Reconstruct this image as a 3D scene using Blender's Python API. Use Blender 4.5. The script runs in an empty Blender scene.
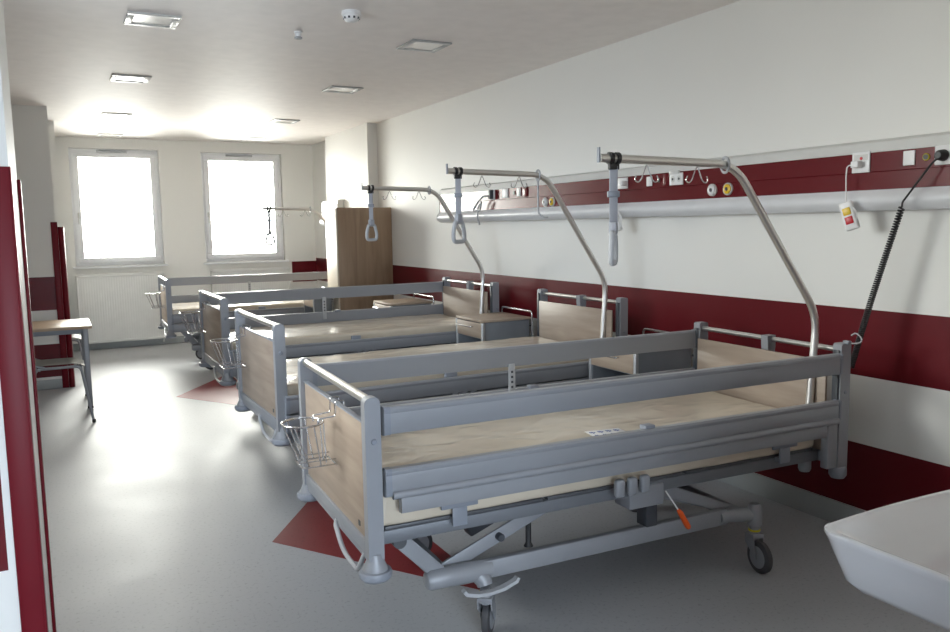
import bpy, bmesh, math, random
from mathutils import Vector, Matrix
random.seed(7)
PI = math.pi
C = bpy.context.scene.collection
SC = bpy.context.scene

# ------------------------------------------------------------------ materials
def nodes(name):
    m = bpy.data.materials.new(name); m.use_nodes = True
    nt = m.node_tree; b = nt.nodes['Principled BSDF']
    return m, nt, b
def mat(name, col, rough=.5, metal=0, coat=0, noise=0, nscale=8, bump=0, bscale=60, spec=.5, stretch=None):
    m, nt, b = nodes(name)
    b.inputs['Base Color'].default_value = (*col, 1)
    b.inputs['Roughness'].default_value = rough
    b.inputs['Metallic'].default_value = metal
    b.inputs['Coat Weight'].default_value = coat
    b.inputs['Coat Roughness'].default_value = .08
    b.inputs['Specular IOR Level'].default_value = spec
    tc = nt.nodes.new('ShaderNodeTexCoord'); mp = nt.nodes.new('ShaderNodeMapping')
    nt.links.new(tc.outputs['Object'], mp.inputs['Vector'])
    if stretch: mp.inputs['Scale'].default_value = stretch
    if noise or True:
        n = nt.nodes.new('ShaderNodeTexNoise'); n.inputs['Scale'].default_value = nscale; n.inputs['Detail'].default_value = 4
        nt.links.new(mp.outputs[0], n.inputs['Vector'])
        r = nt.nodes.new('ShaderNodeMapRange'); nz = noise or .03
        r.inputs['To Min'].default_value = 1-nz; r.inputs['To Max'].default_value = 1+nz
        r.inputs['From Min'].default_value = .3; r.inputs['From Max'].default_value = .7
        nt.links.new(n.outputs['Fac'], r.inputs['Value'])
        mx = nt.nodes.new('ShaderNodeVectorMath'); mx.operation = 'SCALE'; mx.inputs[0].default_value = col
        nt.links.new(r.outputs[0], mx.inputs['Scale']); nt.links.new(mx.outputs[0], b.inputs['Base Color'])
    if bump:
        n2 = nt.nodes.new('ShaderNodeTexNoise'); n2.inputs['Scale'].default_value = bscale; n2.inputs['Detail'].default_value = 3
        nt.links.new(mp.outputs[0], n2.inputs['Vector'])
        bp = nt.nodes.new('ShaderNodeBump'); bp.inputs['Strength'].default_value = bump; bp.inputs['Distance'].default_value = .01
        nt.links.new(n2.outputs['Fac'], bp.inputs['Height']); nt.links.new(bp.outputs[0], b.inputs['Normal'])
    return m
def wood(name, c1, c2, scale=(1, 12, 12), rough=.45):
    m, nt, b = nodes(name)
    tc = nt.nodes.new('ShaderNodeTexCoord'); mp = nt.nodes.new('ShaderNodeMapping'); mp.inputs['Scale'].default_value = scale
    n = nt.nodes.new('ShaderNodeTexNoise'); n.inputs['Scale'].default_value = 1.6; n.inputs['Detail'].default_value = 8; n.inputs['Distortion'].default_value = .5
    r = nt.nodes.new('ShaderNodeValToRGB'); r.color_ramp.elements[0].position = .32; r.color_ramp.elements[1].position = .68
    r.color_ramp.elements[0].color = (*c1, 1); r.color_ramp.elements[1].color = (*c2, 1)
    L = nt.links.new
    L(tc.outputs['Object'], mp.inputs[0]); L(mp.outputs[0], n.inputs['Vector']); L(n.outputs['Fac'], r.inputs['Fac']); L(r.outputs[0], b.inputs['Base Color'])
    b.inputs['Roughness'].default_value = rough
    return m
RED = (.115, .0065, .011)
WALLC = (.78, .775, .745)
def wall_mat(name, bands, xmin=None, xmax=None):
    """painted wall with glossy crimson bands between given heights"""
    m, nt, b = nodes(name); N = nt.nodes.new; L = nt.links.new
    g = N('ShaderNodeNewGeometry'); s = N('ShaderNodeSeparateXYZ'); L(g.outputs['Position'], s.inputs[0])
    def cmp(op, src, val):
        n = N('ShaderNodeMath'); n.operation = op; L(src, n.inputs[0]); n.inputs[1].default_value = val; return n.outputs[0]
    def comb(op, a, c):
        n = N('ShaderNodeMath'); n.operation = op; L(a, n.inputs[0]); L(c, n.inputs[1]); return n.outputs[0]
    fac = None
    for lo, hi in bands:
        f = comb('MULTIPLY', cmp('GREATER_THAN', s.outputs['Z'], lo), cmp('LESS_THAN', s.outputs['Z'], hi))
        fac = f if fac is None else comb('MAXIMUM', fac, f)
    if xmin is not None: fac = comb('MULTIPLY', fac, cmp('GREATER_THAN', s.outputs['X'], xmin))
    if xmax is not None: fac = comb('MULTIPLY', fac, cmp('LESS_THAN', s.outputs['X'], xmax))
    n = N('ShaderNodeTexNoise'); n.inputs['Scale'].default_value = 1.4; n.inputs['Detail'].default_value = 3; L(g.outputs['Position'], n.inputs['Vector'])
    cr = N('ShaderNodeValToRGB'); cr.color_ramp.elements[0].color = (*[c*.97 for c in WALLC], 1); cr.color_ramp.elements[1].color = (*[min(1, c*1.03) for c in WALLC], 1)
    L(n.outputs['Fac'], cr.inputs['Fac'])
    mx = N('ShaderNodeMix'); mx.data_type = 'RGBA'; mx.inputs['B'].default_value = (*RED, 1)
    L(fac, mx.inputs['Factor']); L(cr.outputs[0], mx.inputs['A']); L(mx.outputs['Result'], b.inputs['Base Color'])
    mr = N('ShaderNodeMapRange'); mr.inputs['To Min'].default_value = .55; mr.inputs['To Max'].default_value = .33
    L(fac, mr.inputs['Value']); L(mr.outputs[0], b.inputs['Roughness']); b.inputs['Specular IOR Level'].default_value = .2
    n2 = N('ShaderNodeTexNoise'); n2.inputs['Scale'].default_value = 220; L(g.outputs['Position'], n2.inputs['Vector'])
    bp = N('ShaderNodeBump'); bp.inputs['Strength'].default_value = .08; bp.inputs['Distance'].default_value = .003
    L(n2.outputs['Fac'], bp.inputs['Height']); L(bp.outputs[0], b.inputs['Normal'])
    return m
M = {}
M['wall'] = wall_mat('wall paint with bands', [(.125, .465), (.815, 1.155)])
M['wall_far'] = wall_mat('far wall paint', [(.125, .465), (.8, 1.11)], 3.2)
M['pier'] = wall_mat('near pier paint', [(.125, .465), (.815, 1.155)], None, -.141)
M['plain'] = wall_mat('plain wall paint', [(-2, -1)])
M['ceiling'] = mat('ceiling paint', (.87, .825, .80), .6, bump=.05, bscale=150)
def floor_mat(name, base, dark, rough):
    m, nt, b = nodes(name); N = nt.nodes.new; L = nt.links.new
    g = N('ShaderNodeNewGeometry')
    n = N('ShaderNodeTexNoise'); n.inputs['Scale'].default_value = 60; n.inputs['Detail'].default_value = 2; L(g.outputs['Position'], n.inputs['Vector'])
    cr = N('ShaderNodeValToRGB'); e = cr.color_ramp.elements; e[0].position = .30; e[0].color = (*dark, 1); e[1].position = .42; e[1].color = (*base, 1)
    L(n.outputs['Fac'], cr.inputs['Fac']); L(cr.outputs[0], b.inputs['Base Color'])
    n2 = N('ShaderNodeTexNoise'); n2.inputs['Scale'].default_value = 2.2; n2.inputs['Detail'].default_value = 3; L(g.outputs['Position'], n2.inputs['Vector'])
    mr = N('ShaderNodeMapRange'); mr.inputs['To Min'].default_value = rough*.85; mr.inputs['To Max'].default_value = rough*1.15
    L(n2.outputs['Fac'], mr.inputs['Value']); L(mr.outputs[0], b.inputs['Roughness'])
    n3 = N('ShaderNodeTexNoise'); n3.inputs['Scale'].default_value = 1.1; n3.inputs['Detail'].default_value = 2; L(g.outputs['Position'], n3.inputs['Vector'])
    bp = N('ShaderNodeBump'); bp.inputs['Strength'].default_value = .12; bp.inputs['Distance'].default_value = .01
    L(n3.outputs['Fac'], bp.inputs['Height']); L(bp.outputs[0], b.inputs['Normal'])
    b.inputs['Specular IOR Level'].default_value = .5
    return m
M['floor'] = floor_mat('grey vinyl floor', (.40, .41, .43), (.32, .33, .35), .5)
M['floor_red'] = floor_mat('red vinyl inlay', (.20, .022, .025), (.15, .012, .015), .48)
M['base'] = mat('grey skirting vinyl', (.36, .38, .38), .4)
M['red'] = mat('crimson guard', (.135, .0065, .013), .4, noise=.04, spec=.16)
M['red_gloss'] = mat('crimson laminate', (.12, .0065, .011), .25, noise=.02, spec=.3)
M['frame'] = mat('blue grey powder coat', (.285, .295, .318), .42, metal=.12, bump=.03, bscale=400)
M['rail'] = mat('satin aluminium blue', (.29, .302, .328), .36, metal=.15, bump=.02, bscale=300, stretch=(.05, 1, 1))
M['cap'] = mat('grey plastic', (.24, .26, .30), .42)
M['subframe'] = mat('dull grey steel', (.17, .18, .20), .45, metal=.2)
M['darkplastic'] = mat('dark grey plastic', (.05, .055, .065), .45)
M['rubber'] = mat('black rubber', (.02, .02, .022), .6)
M['tyre'] = mat('grey rubber tyre', (.06, .06, .065), .55)
M['chrome'] = mat('brushed steel', (.72, .71, .69), .33, metal=1, bump=.02, bscale=300)
M['wire'] = mat('chromed wire', (.62, .62, .63), .2, metal=1)
M['darkframe'] = mat('dark steel', (.10, .105, .115), .5, metal=.3)
M['pale'] = mat('light grey plastic', (.42, .43, .45), .4)
M['yellow'] = mat('yellow ring', (.65, .55, .02), .4)
M['orange'] = mat('orange plastic', (.75, .10, .01), .4)
M['white'] = mat('white plastic', (.78, .78, .78), .35)
M['offwhite'] = mat('off-white plastic', (.62, .62, .60), .35)
M['ceramic'] = mat('white glazed ceramic', (.78, .79, .81), .12, coat=.6, noise=.01)
M['pvc'] = mat('white window profile', (.86, .87, .89), .3, noise=.01)
M['radiator'] = mat('white enamel', (.74, .74, .72), .4)
M['redbutton'] = mat('red button', (.5, .01, .02), .35)
M['yellowbutton'] = mat('yellow button', (.75, .5, .02), .35)
M['blue'] = mat('blue print', (.05, .10, .35), .5)
M['black'] = mat('black plastic', (.012, .012, .014), .4)
M['strap'] = mat('grey webbing', (.36, .37, .41), .7, bump=.2, bscale=500)
M['oak'] = wood('pale oak laminate', (.36, .275, .205), (.46, .365, .28), (1, 1.6, 14))
M['oak_end'] = wood('pale oak laminate on bed ends', (.30, .232, .18), (.39, .312, .245), (1, 1.4, 12))
M['walnut'] = wood('brown oak laminate', (.27, .18, .115), (.375, .262, .175), (9, 9, .9))
M['cream'] = mat('cream laminate', (.62, .55, .45), .35)
M['table'] = wood('table beech', (.42, .30, .20), (.52, .39, .27), (2, 12, 12), .35)
M['grey_cab'] = mat('grey cabinet side', (.20, .215, .235), .4)
M['alu'] = mat('aluminium edge', (.50, .51, .52), .35, metal=.6)
M['seat'] = mat('grey seat shell', (.34, .33, .31), .4)
M['diffuser'] = mat('opal light diffuser', (.9, .88, .84), .25)
M['lowershell'] = mat('satin silver cover', (.66, .67, .69), .35)

def mattress_mat():
    m, nt, b = nodes('beige mattress in clear film'); N = nt.nodes.new; L = nt.links.new
    tc = N('ShaderNodeTexCoord')
    n = N('ShaderNodeTexNoise'); n.inputs['Scale'].default_value = 3; n.inputs['Detail'].default_value = 5; L(tc.outputs['Object'], n.inputs['Vector'])
    cr = N('ShaderNodeValToRGB'); e = cr.color_ramp.elements
    e[0].position = .3; e[0].color = (.58, .50, .39, 1); e[1].position = .7; e[1].color = (.66, .58, .465, 1)
    L(n.outputs['Fac'], cr.inputs['Fac']); L(cr.outputs[0], b.inputs['Base Color'])
    mp = N('ShaderNodeMapping'); mp.inputs['Scale'].default_value = (1.6, 2.6, 2); mp.inputs['Rotation'].default_value = (0, 0, .5); L(tc.outputs['Object'], mp.inputs[0])
    w = N('ShaderNodeTexNoise'); w.noise_type = 'RIDGED_MULTIFRACTAL'; w.inputs['Scale'].default_value = 3.2; w.inputs['Detail'].default_value = 4; w.inputs['Distortion'].default_value = .8
    L(mp.outputs[0], w.inputs['Vector'])
    bp = N('ShaderNodeBump'); bp.inputs['Strength'].default_value = .38; bp.inputs['Distance'].default_value = .02
    L(w.outputs['Fac'], bp.inputs['Height']); L(bp.outputs[0], b.inputs['Normal'])
    b.inputs['Roughness'].default_value = .5; b.inputs['Coat Weight'].default_value = .9; b.inputs['Coat Roughness'].default_value = .16
    L(bp.outputs[0], b.inputs['Coat Normal'])
    return m
M['mattress'] = mattress_mat()
def glass_mat():
    m, nt, b = nodes('window glass'); N = nt.nodes.new; L = nt.links.new
    nt.nodes.remove(b); o = nt.nodes['Material Output']
    t = N('ShaderNodeBsdfTransparent'); t.inputs[0].default_value = (.94, .96, .96, 1)
    g = N('ShaderNodeBsdfGlossy'); g.inputs['Roughness'].default_value = .02
    f = N('ShaderNodeFresnel'); f.inputs['IOR'].default_value = 1.45
    x = N('ShaderNodeMixShader'); L(f.outputs[0], x.inputs[0]); L(t.outputs[0], x.inputs[1]); L(g.outputs[0], x.inputs[2]); L(x.outputs[0], o.inputs[0])
    return m
M['glass'] = glass_mat()

# ------------------------------------------------------------------ mesh building
class MB:
    def __init__(s): s.bm = bmesh.new()
    def box(s, x0, x1, y0, y1, z0, z1, bev=.0, seg=2, rot=None, piv=None):
        r = bmesh.ops.create_cube(s.bm, size=1)
        vs = r['verts']
        for v in vs:
            v.co = Vector(((x0+x1)/2 + v.co.x*(x1-x0), (y0+y1)/2 + v.co.y*(y1-y0), (z0+z1)/2 + v.co.z*(z1-z0)))
        allv = list(vs)
        if bev > 0:
            es = list({e for v in vs for e in v.link_edges})
            rr = bmesh.ops.bevel(s.bm, geom=es, offset=bev, segments=seg, affect='EDGES', profile=.5)
            allv = list({v for f in rr['faces'] for v in f.verts} | {v for v in vs if v.is_valid})
            # include every vertex connected
            st = list(allv); seen = set(allv)
            while st:
                v = st.pop()
                for e in v.link_edges:
                    w = e.other_vert(v)
                    if w not in seen: seen.add(w); st.append(w)
            allv = list(seen)
        if rot is not None:
            p = Vector(piv) if piv is not None else Vector(((x0+x1)/2, (y0+y1)/2, (z0+z1)/2))
            for v in allv: v.co = p + rot @ (v.co - p)
        return s
    def bar(s, a, b, w, h, bev=.002, up=(0, 0, 1)):
        """box section w (sideways) x h (upwards) from a to b"""
        a = Vector(a); b = Vector(b); d = b-a; L = d.length; d.normalize()
        side = d.cross(Vector(up)).normalized(); u = side.cross(d)
        R = Matrix((d, side, u)).transposed()
        r = bmesh.ops.create_cube(s.bm, size=1); vs = r['verts']
        for v in vs: v.co = Vector((v.co.x*L, v.co.y*w, v.co.z*h))
        if bev > 0:
            es = list({e for v in vs for e in v.link_edges})
            rr = bmesh.ops.bevel(s.bm, geom=es, offset=bev, segments=2, affect='EDGES', profile=.5)
            vs = list({v for f in rr['faces'] for v in f.verts} | {v for v in vs if v.is_valid})
            seen = set(vs); st = list(vs)
            while st:
                v = st.pop()
                for e in v.link_edges:
                    x = e.other_vert(v)
                    if x not in seen: seen.add(x); st.append(x)
            vs = seen
        c = (a+b)/2
        for v in vs: v.co = c + R @ v.co
        return s
    def tube(s, pts, r, seg=12, closed=False, cap=True, flat=None):
        pts = [Vector(p) for p in pts]; n = len(pts)
        rs = r if isinstance(r, (list, tuple)) else [r]*n
        T = []
        for i in range(n):
            if closed: t = pts[(i+1) % n]-pts[i-1]
            else: t = pts[min(i+1, n-1)]-pts[max(i-1, 0)]
            T.append(t.normalized())
        u = T[0].orthogonal().normalized(); rings = []
        for i in range(n):
            if i: u = (u - T[i]*u.dot(T[i])).normalized()
            w = T[i].cross(u)
            rings.append([s.bm.verts.new(pts[i] + rs[i]*(math.cos(2*PI*k/seg)*u + math.sin(2*PI*k/seg)*w)) for k in range(seg)])
        m = n if closed else n-1
        for i in range(m):
            A = rings[i]; B = rings[(i+1) % n]; off = 0
            if closed and i == n-1:
                off = min(range(seg), key=lambda o: (A[0].co-B[o].co).length)
            for k in range(seg):
                s.bm.faces.new((A[k], A[(k+1) % seg], B[(k+1+off) % seg], B[(k+off) % seg]))
        if not closed and cap:
            s.bm.faces.new(rings[0][::-1]); s.bm.faces.new(rings[-1])
        return s
    def lathe(s, prof, seg=24, axis='z', o=(0, 0, 0)):
        """prof: list of (radius, height)"""
        o = Vector(o); rings = []
        def P(r, h, a):
            c, d = r*math.cos(a), r*math.sin(a)
            return {'z': Vector((c, d, h)), 'x': Vector((h, c, d)), 'y': Vector((d, h, c))}[axis] + o
        for r, h in prof:
            if r < 1e-5: rings.append([s.bm.verts.new(P(0, h, 0))])
            else: rings.append([s.bm.verts.new(P(r, h, 2*PI*k/seg)) for k in range(seg)])
        for A, B in zip(rings, rings[1:]):
            for k in range(seg):
                q = (k+1) % seg
                if len(A) == 1 and len(B) > 1: s.bm.faces.new((A[0], B[q], B[k]))
                elif len(B) == 1 and len(A) > 1: s.bm.faces.new((A[k], A[q], B[0]))
                elif len(A) > 1: s.bm.faces.new((A[k], A[q], B[q], B[k]))
        if len(rings[0]) > 1: s.bm.faces.new(rings[0][::-1])
        if len(rings[-1]) > 1: s.bm.faces.new(rings[-1])
        return s
    def prism(s, prof, a0, a1, plane='yz'):
        """extrude a 2D outline: 'yz' along x, 'xz' along y, 'xy' along z"""
        def P(p, t):
            return {'yz': (t, p[0], p[1]), 'xz': (p[0], t, p[1]), 'xy': (p[0], p[1], t)}[plane]
        A = [s.bm.verts.new(P(p, a0)) for p in prof]; B = [s.bm.verts.new(P(p, a1)) for p in prof]; n = len(prof)
        for i in range(n): s.bm.faces.new((A[i], A[(i+1) % n], B[(i+1) % n], B[i]))
        s.bm.faces.new(A[::-1]); s.bm.faces.new(B)
        return s
    def build(s, name, m, parent=None, off=(0, 0, 0), smooth=True, angle=35):
        bmesh.ops.recalc_face_normals(s.bm, faces=s.bm.faces)
        me = bpy.data.meshes.new(name); s.bm.to_mesh(me); s.bm.free()
        me.materials.append(m)
        if smooth:
            me.shade_smooth(); me.set_sharp_from_angle(angle=math.radians(angle))
        o = bpy.data.objects.new(name, me); C.objects.link(o)
        if parent: o.parent = parent
        o.location = off
        return o
def fillet(pts, r, n=6):
    pts = [Vector(p) for p in pts]; rr = r if isinstance(r, (list, tuple)) else [r]*len(pts)
    out = [pts[0]]
    for i in range(1, len(pts)-1):
        p = pts[i]; a = pts[i-1]-p; b = pts[i+1]-p
        d = min(rr[i], a.length*.49, b.length*.49); a.normalize(); b.normalize()
        A = p+a*d; B = p+b*d
        for k in range(n+1):
            t = k/n; out.append(A*(1-t)**2 + p*2*t*(1-t) + B*t*t)
    out.append(pts[-1]); return out
def thing(name, label, cat, loc=(0, 0, 0), rz=0, group=None):
    o = bpy.data.objects.new(name, None); C.objects.link(o); o.location = loc; o.rotation_euler = (0, 0, rz)
    o.empty_display_size = .1
    o['label'] = label; o['category'] = cat
    if group: o['group'] = group
    return o
def tag(o, label, cat, group=None):
    o['label'] = label; o['category'] = cat
    if group: o['group'] = group
    return o
def struct(name, mb, m, parent=None, **k):
    o = mb.build(name, m, parent, **k)
    o['kind'] = 'structure'
    return o
def sub(o, label): o['label'] = label; return o

# ------------------------------------------------------------------ camera
H = 1.6
cam = bpy.data.objects.new('camera', bpy.data.cameras.new('camera')); C.objects.link(cam)
yaw, pitch, roll, F = 0.48546131, 0.11247683, 0.0161326, 795.79
f = Vector((math.sin(yaw)*math.cos(pitch), math.cos(yaw)*math.cos(pitch), -math.sin(pitch)))
r0 = Vector((math.cos(yaw), -math.sin(yaw), 0)); d0 = f.cross(r0)
r = r0*math.cos(roll) + d0*math.sin(roll); d = -r0*math.sin(roll) + d0*math.cos(roll)
R3 = Matrix((r, -d, -f)).transposed()
cam.matrix_world = Matrix.Translation((0, 0, H)) @ R3.to_4x4()
cam.data.sensor_fit = 'HORIZONTAL'; cam.data.sensor_width = 36; cam.data.lens = F/950*36
cam.data.clip_start = .05
SC.camera = cam

# ------------------------------------------------------------------ room shell
XR, YF, ZC, XL = 3.58, 12.0, 2.86, -1.1
YB = -2.6
struct('floor', MB().box(XL-.2, XR+.2, YB-.2, YF+.35, -.12, 0), M['floor'], smooth=False)
struct('ceiling', MB().box(XL-.2, XR+.2, YB-.2, YF+.35, ZC, ZC+.15), M['ceiling'], smooth=False)
struct('wall_right', MB().box(XR, XR+.2, .52, YF+.3, 0, ZC), M['wall'], smooth=False)
wl = MB().box(XL-.2, XL, YB-.2, 2.8, 0, ZC).box(XL-.2, XL, 4.8, YF+.3, 0, ZC).box(XL-.2, XL, 2.8, 4.8, 0, 1.35).box(XL-.2, XL, 2.8, 4.8, 2.65, ZC)  # opening added for the unseen fill window on the left
struct('wall_left', wl, M['wall'], smooth=False)
# near pier on the left
struct('trim_1', MB().box(XL, -.075, 2.1, 2.62, 0, ZC), M['pier'], smooth=False)
# far left pier and the wall running on to the windows
struct('trim_2', MB().box(XL, .045, 9.2, 9.42, 0, ZC), M['wall'], smooth=False)
struct('wall_left_far', MB().box(XL, .11, 10.35, YF+.3, 0, ZC), M['plain'], smooth=False)
# column on the right
struct('trim_3', MB().box(3.455, XR-.001, 9.27, 10.95, 0, ZC), M['wall'], smooth=False)
# wall behind the basin and entrance passage
struct('wall_basin', MB().box(1.38, XR+.2, .4, .6, 0, ZC), M['wall'], smooth=False)
struct('wall_entrance', MB().box(1.38, 1.55, YB-.2, .399, 0, ZC), M['wall'], smooth=False)
# back wall behind the photographer; large unseen window opening sized for fill light
bw = MB(); bw.box(XL, -1.0, YB-.15, YB, 0, ZC).box(1.28, 1.379, YB-.15, YB, 0, ZC).box(-1.0, 1.28, YB-.15, YB, 0, .3).box(-1.0, 1.28, YB-.15, YB, 2.7, ZC)
struct('wall_back', bw, M['plain'], smooth=False)
# far wall with two window openings
W = [(.27, 1.39, 1.14, 2.72), (1.955, 3.105, 1.14, 2.71)]
wf = MB()
xs = [.11, W[0][0], W[0][1], W[1][0], W[1][1], XR]
y0, y1 = YF, YF+.30
wf.box(xs[0], xs[1], y0, y1, 0, ZC).box(xs[2], xs[3], y0, y1, 0, ZC).box(xs[4], xs[5], y0, y1, 0, ZC)
for a, b, zl, zh in W:
    wf.box(a, b, y0, y1, 0, zl).box(a, b, y0, y1, zh, ZC)
struct('wall_far', wf, M['wall_far'], smooth=False)

def window(idx, a, b, zl, zh, yy, handle=True):
    fr = MB(); w = .05
    fr.box(a, b, yy, yy+.07, zl, zl+w, .004).box(a, b, yy, yy+.07, zh-w, zh, .004).box(a, a+w, yy, yy+.07, zl+w, zh-w, .004).box(b-w, b, yy, yy+.07, zl+w, zh-w, .004)
    root = struct('window_%d' % idx, fr, M['pvc'])
    s = MB(); a2, b2, c2, d2 = a+w-.012, b-w+.012, zl+w-.012, zh-w+.012; w2 = .075; ys = yy-.02
    s.box(a2, b2, ys, ys+.055, c2, c2+w2, .006).box(a2, b2, ys, ys+.055, d2-w2, d2, .006).box(a2, a2+w2, ys, ys+.055, c2+w2, d2-w2, .006).box(b2-w2, b2, ys, ys+.055, c2+w2, d2-w2, .006)
    struct('window_sash', s, M['pvc'], root)
    struct('window_pane', MB().box(a2+w2-.01, b2-w2+.01, ys+.024, ys+.030, c2+w2-.01, d2-w2+.01), M['glass'], root, smooth=False)
    if handle:
        zm = (zl+zh)/2 - .1
        hb = MB().box(a2+.022, a2+.05, ys-.012, ys, zm-.035, zm+.035, .004).tube(fillet([(a2+.036, ys-.01, zm), (a2+.036, ys-.045, zm), (a2+.036, ys-.045, zm-.12)], .015), .009, 8)
        struct('window_handle', hb, M['offwhite'], root)
        vn = MB().box((a+b)/2-.22, (a+b)/2+.16, ys-.018, ys, d2-.012, d2+.018, .004)
        for k in range(12): vn.box((a+b)/2-.20+k*.028, (a+b)/2-.185+k*.028, ys-.021, ys-.017, d2-.004, d2+.012)
        struct('window_vent', vn, M['pale'], root)
        for zz in (zl+.18, zh-.28, zh-.5):
            struct('window_hinge', MB().box(b2-.004, b2+.02, ys-.014, ys+.01, zz, zz+.09, .004), M['pvc'], root)
    return root
for i, (a, b, zl, zh) in enumerate(W):
    root = window(i+1, a, b, zl, zh, YF+.08)
    struct('window_sill', MB().box(a-.04, b+.04, YF-.05, YF+.078, zl-.03, zl, .006), M['pvc'], root)
window(3, -1.0, 1.28, .3, 2.7, YB-.1, False)  # unseen back window, widened to bring in fill from behind the camera
fill_window = window(4, -1.0, 1.0, 1.35, 2.65, -.03, False)  # added window, out of view, lets fill light in from the left
fill_window.location = (XL-.1, 3.8, 0); fill_window.rotation_euler = (0, 0, PI/2)

# skirting
struct('baseboard_right', MB().box(XR-.012, XR, .61, 9.27, 0, .125, .004), M['base'])
struct('baseboard_far', MB().box(.11, XR, YF-.012, YF, 0, .1, .004), M['base'])
struct('baseboard_left', MB().box(.045, .057, 9.262, 9.42, 0, .1, .003).box(XL, .045, 9.188, 9.2, 0, .1, .003), M['base'])
# red floor inlays
def inlay(n, pts):
    o = struct('trim_%d' % n, MB().prism(pts, 0.0, .0012, 'xy'), M['floor_red'], smooth=False); return o
inlay(4, [(.90, 3.985), (1.62, 2.90), (1.62, 5.07)])
inlay(5, [(.965, 8.07), (1.66, 6.97), (1.66, 9.1)])

# corner guards (crimson boards screwed to the pier corners)
g = MB().box(-.125, -.074, 2.09, 2.10, .0, 1.75, .003).box(-.0749, -.071, 2.09, 2.15, 0, 1.75, .001)
tag(g.build('corner_guard', M['red']), 'tall crimson corner guard board nearest the camera at the left edge of the photo', 'corner guard', 'crimson wall corner guards')
g = MB().box(-.0749, -.066, 2.58, 2.637, .0, 1.75, .003).box(-.14, -.0749, 2.621, 2.637, 0, 1.75, .003)
tag(g.build('corner_guard', M['red']), 'thin crimson corner guard seen edge-on just right of the nearest left wall guard', 'corner guard', 'crimson wall corner guards')
g = MB().box(.0, .06, 9.182, 9.20, .0, 1.71, .005).box(.046, .062, 9.19, 9.26, 0, 1.71, .004)
tag(g.build('corner_guard', M['red']), 'dark crimson guard board facing the camera on the far pier behind the table', 'corner guard', 'crimson wall corner guards')
g = MB().prism([(.063, 9.20), (.085, 9.185), (.112, 9.19), (.12, 9.22), (.12, 9.27), (.063, 9.27)], 0, 1.66, 'xy')
tag(g.build('corner_guard', M['red']), 'brighter crimson rounded guard on the window side of the far pier corner', 'corner guard', 'crimson wall corner guards')

# ------------------------------------------------------------------ ceiling fittings
LP = [(.62, 5.25, 'nearest one of the left ceiling row', ), (.665, 7.29, 'second one of the left ceiling row'), (.71, 9.6, 'third one of the left ceiling row'), (.765, 11.6, 'last one of the left ceiling row by the left window'),
      (2.385, 5.22, 'nearest one of the right ceiling row'), (2.435, 7.13, 'second one of the right ceiling row'), (2.50, 9.44, 'third one of the right ceiling row'), (2.58, 11.4, 'last one of the right ceiling row by the right window')]
for x, y, lab in LP:
    t = thing('ceiling_light', 'square recessed ceiling light, ' + lab, 'ceiling light', (x, y, ZC), 0, 'square recessed ceiling lights')
    s = .148; i_ = .108
    fr = MB()
    fr.box(-s, s, -s, -i_, -.012, 0, .003).box(-s, s, i_, s, -.012, 0, .003).box(-s, -i_, -i_, i_, -.012, 0, .003).box(i_, s, -i_, i_, -.012, 0, .003)
    fr.build('frame', M['alu'] if x > 2 else M['offwhite'], t)
    MB().box(-i_, i_, -i_, i_, -.006, -.0005, 0).build('diffuser', M['diffuser'], t)
t = thing('smoke_detector', 'white round smoke detector on the ceiling at the top of the photo', 'smoke detector', (1.64, 4.60, ZC))
MB().lathe([(.056, 0), (.058, -.02), (.052, -.026)], 28).build('base', M['white'], t)
MB().lathe([(.050, -.026), (.048, -.040), (.034, -.055), (.012, -.060), (0, -.060)], 28).build('sensor_head', M['white'], t)
sl = MB()
for k in range(10):
    a = 2*PI*k/10; sl.box(-.006, .006, -.004, .004, -.045, -.034, rot=None)
    vs = [v for v in sl.bm.verts][-8:]
    for v in vs: v.co = Matrix.Rotation(a, 3, 'Z') @ (v.co + Vector((0, .045, 0)))
sl.build('vent_slot', M['darkplastic'], t)
t = thing('ceiling_sensor', 'small white ceiling sensor cup beside the round smoke detector', 'ceiling sensor', (1.49, 5.2, ZC))
MB().lathe([(.028, 0), (.028, -.006), (.02, -.012), (.018, -.03)], 18).build('base', M['white'], t)
MB().lathe([(.016, -.03), (.026, -.036), (.024, -.044), (0, -.048)], 18).build('lens', M['pale'], t)

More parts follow.
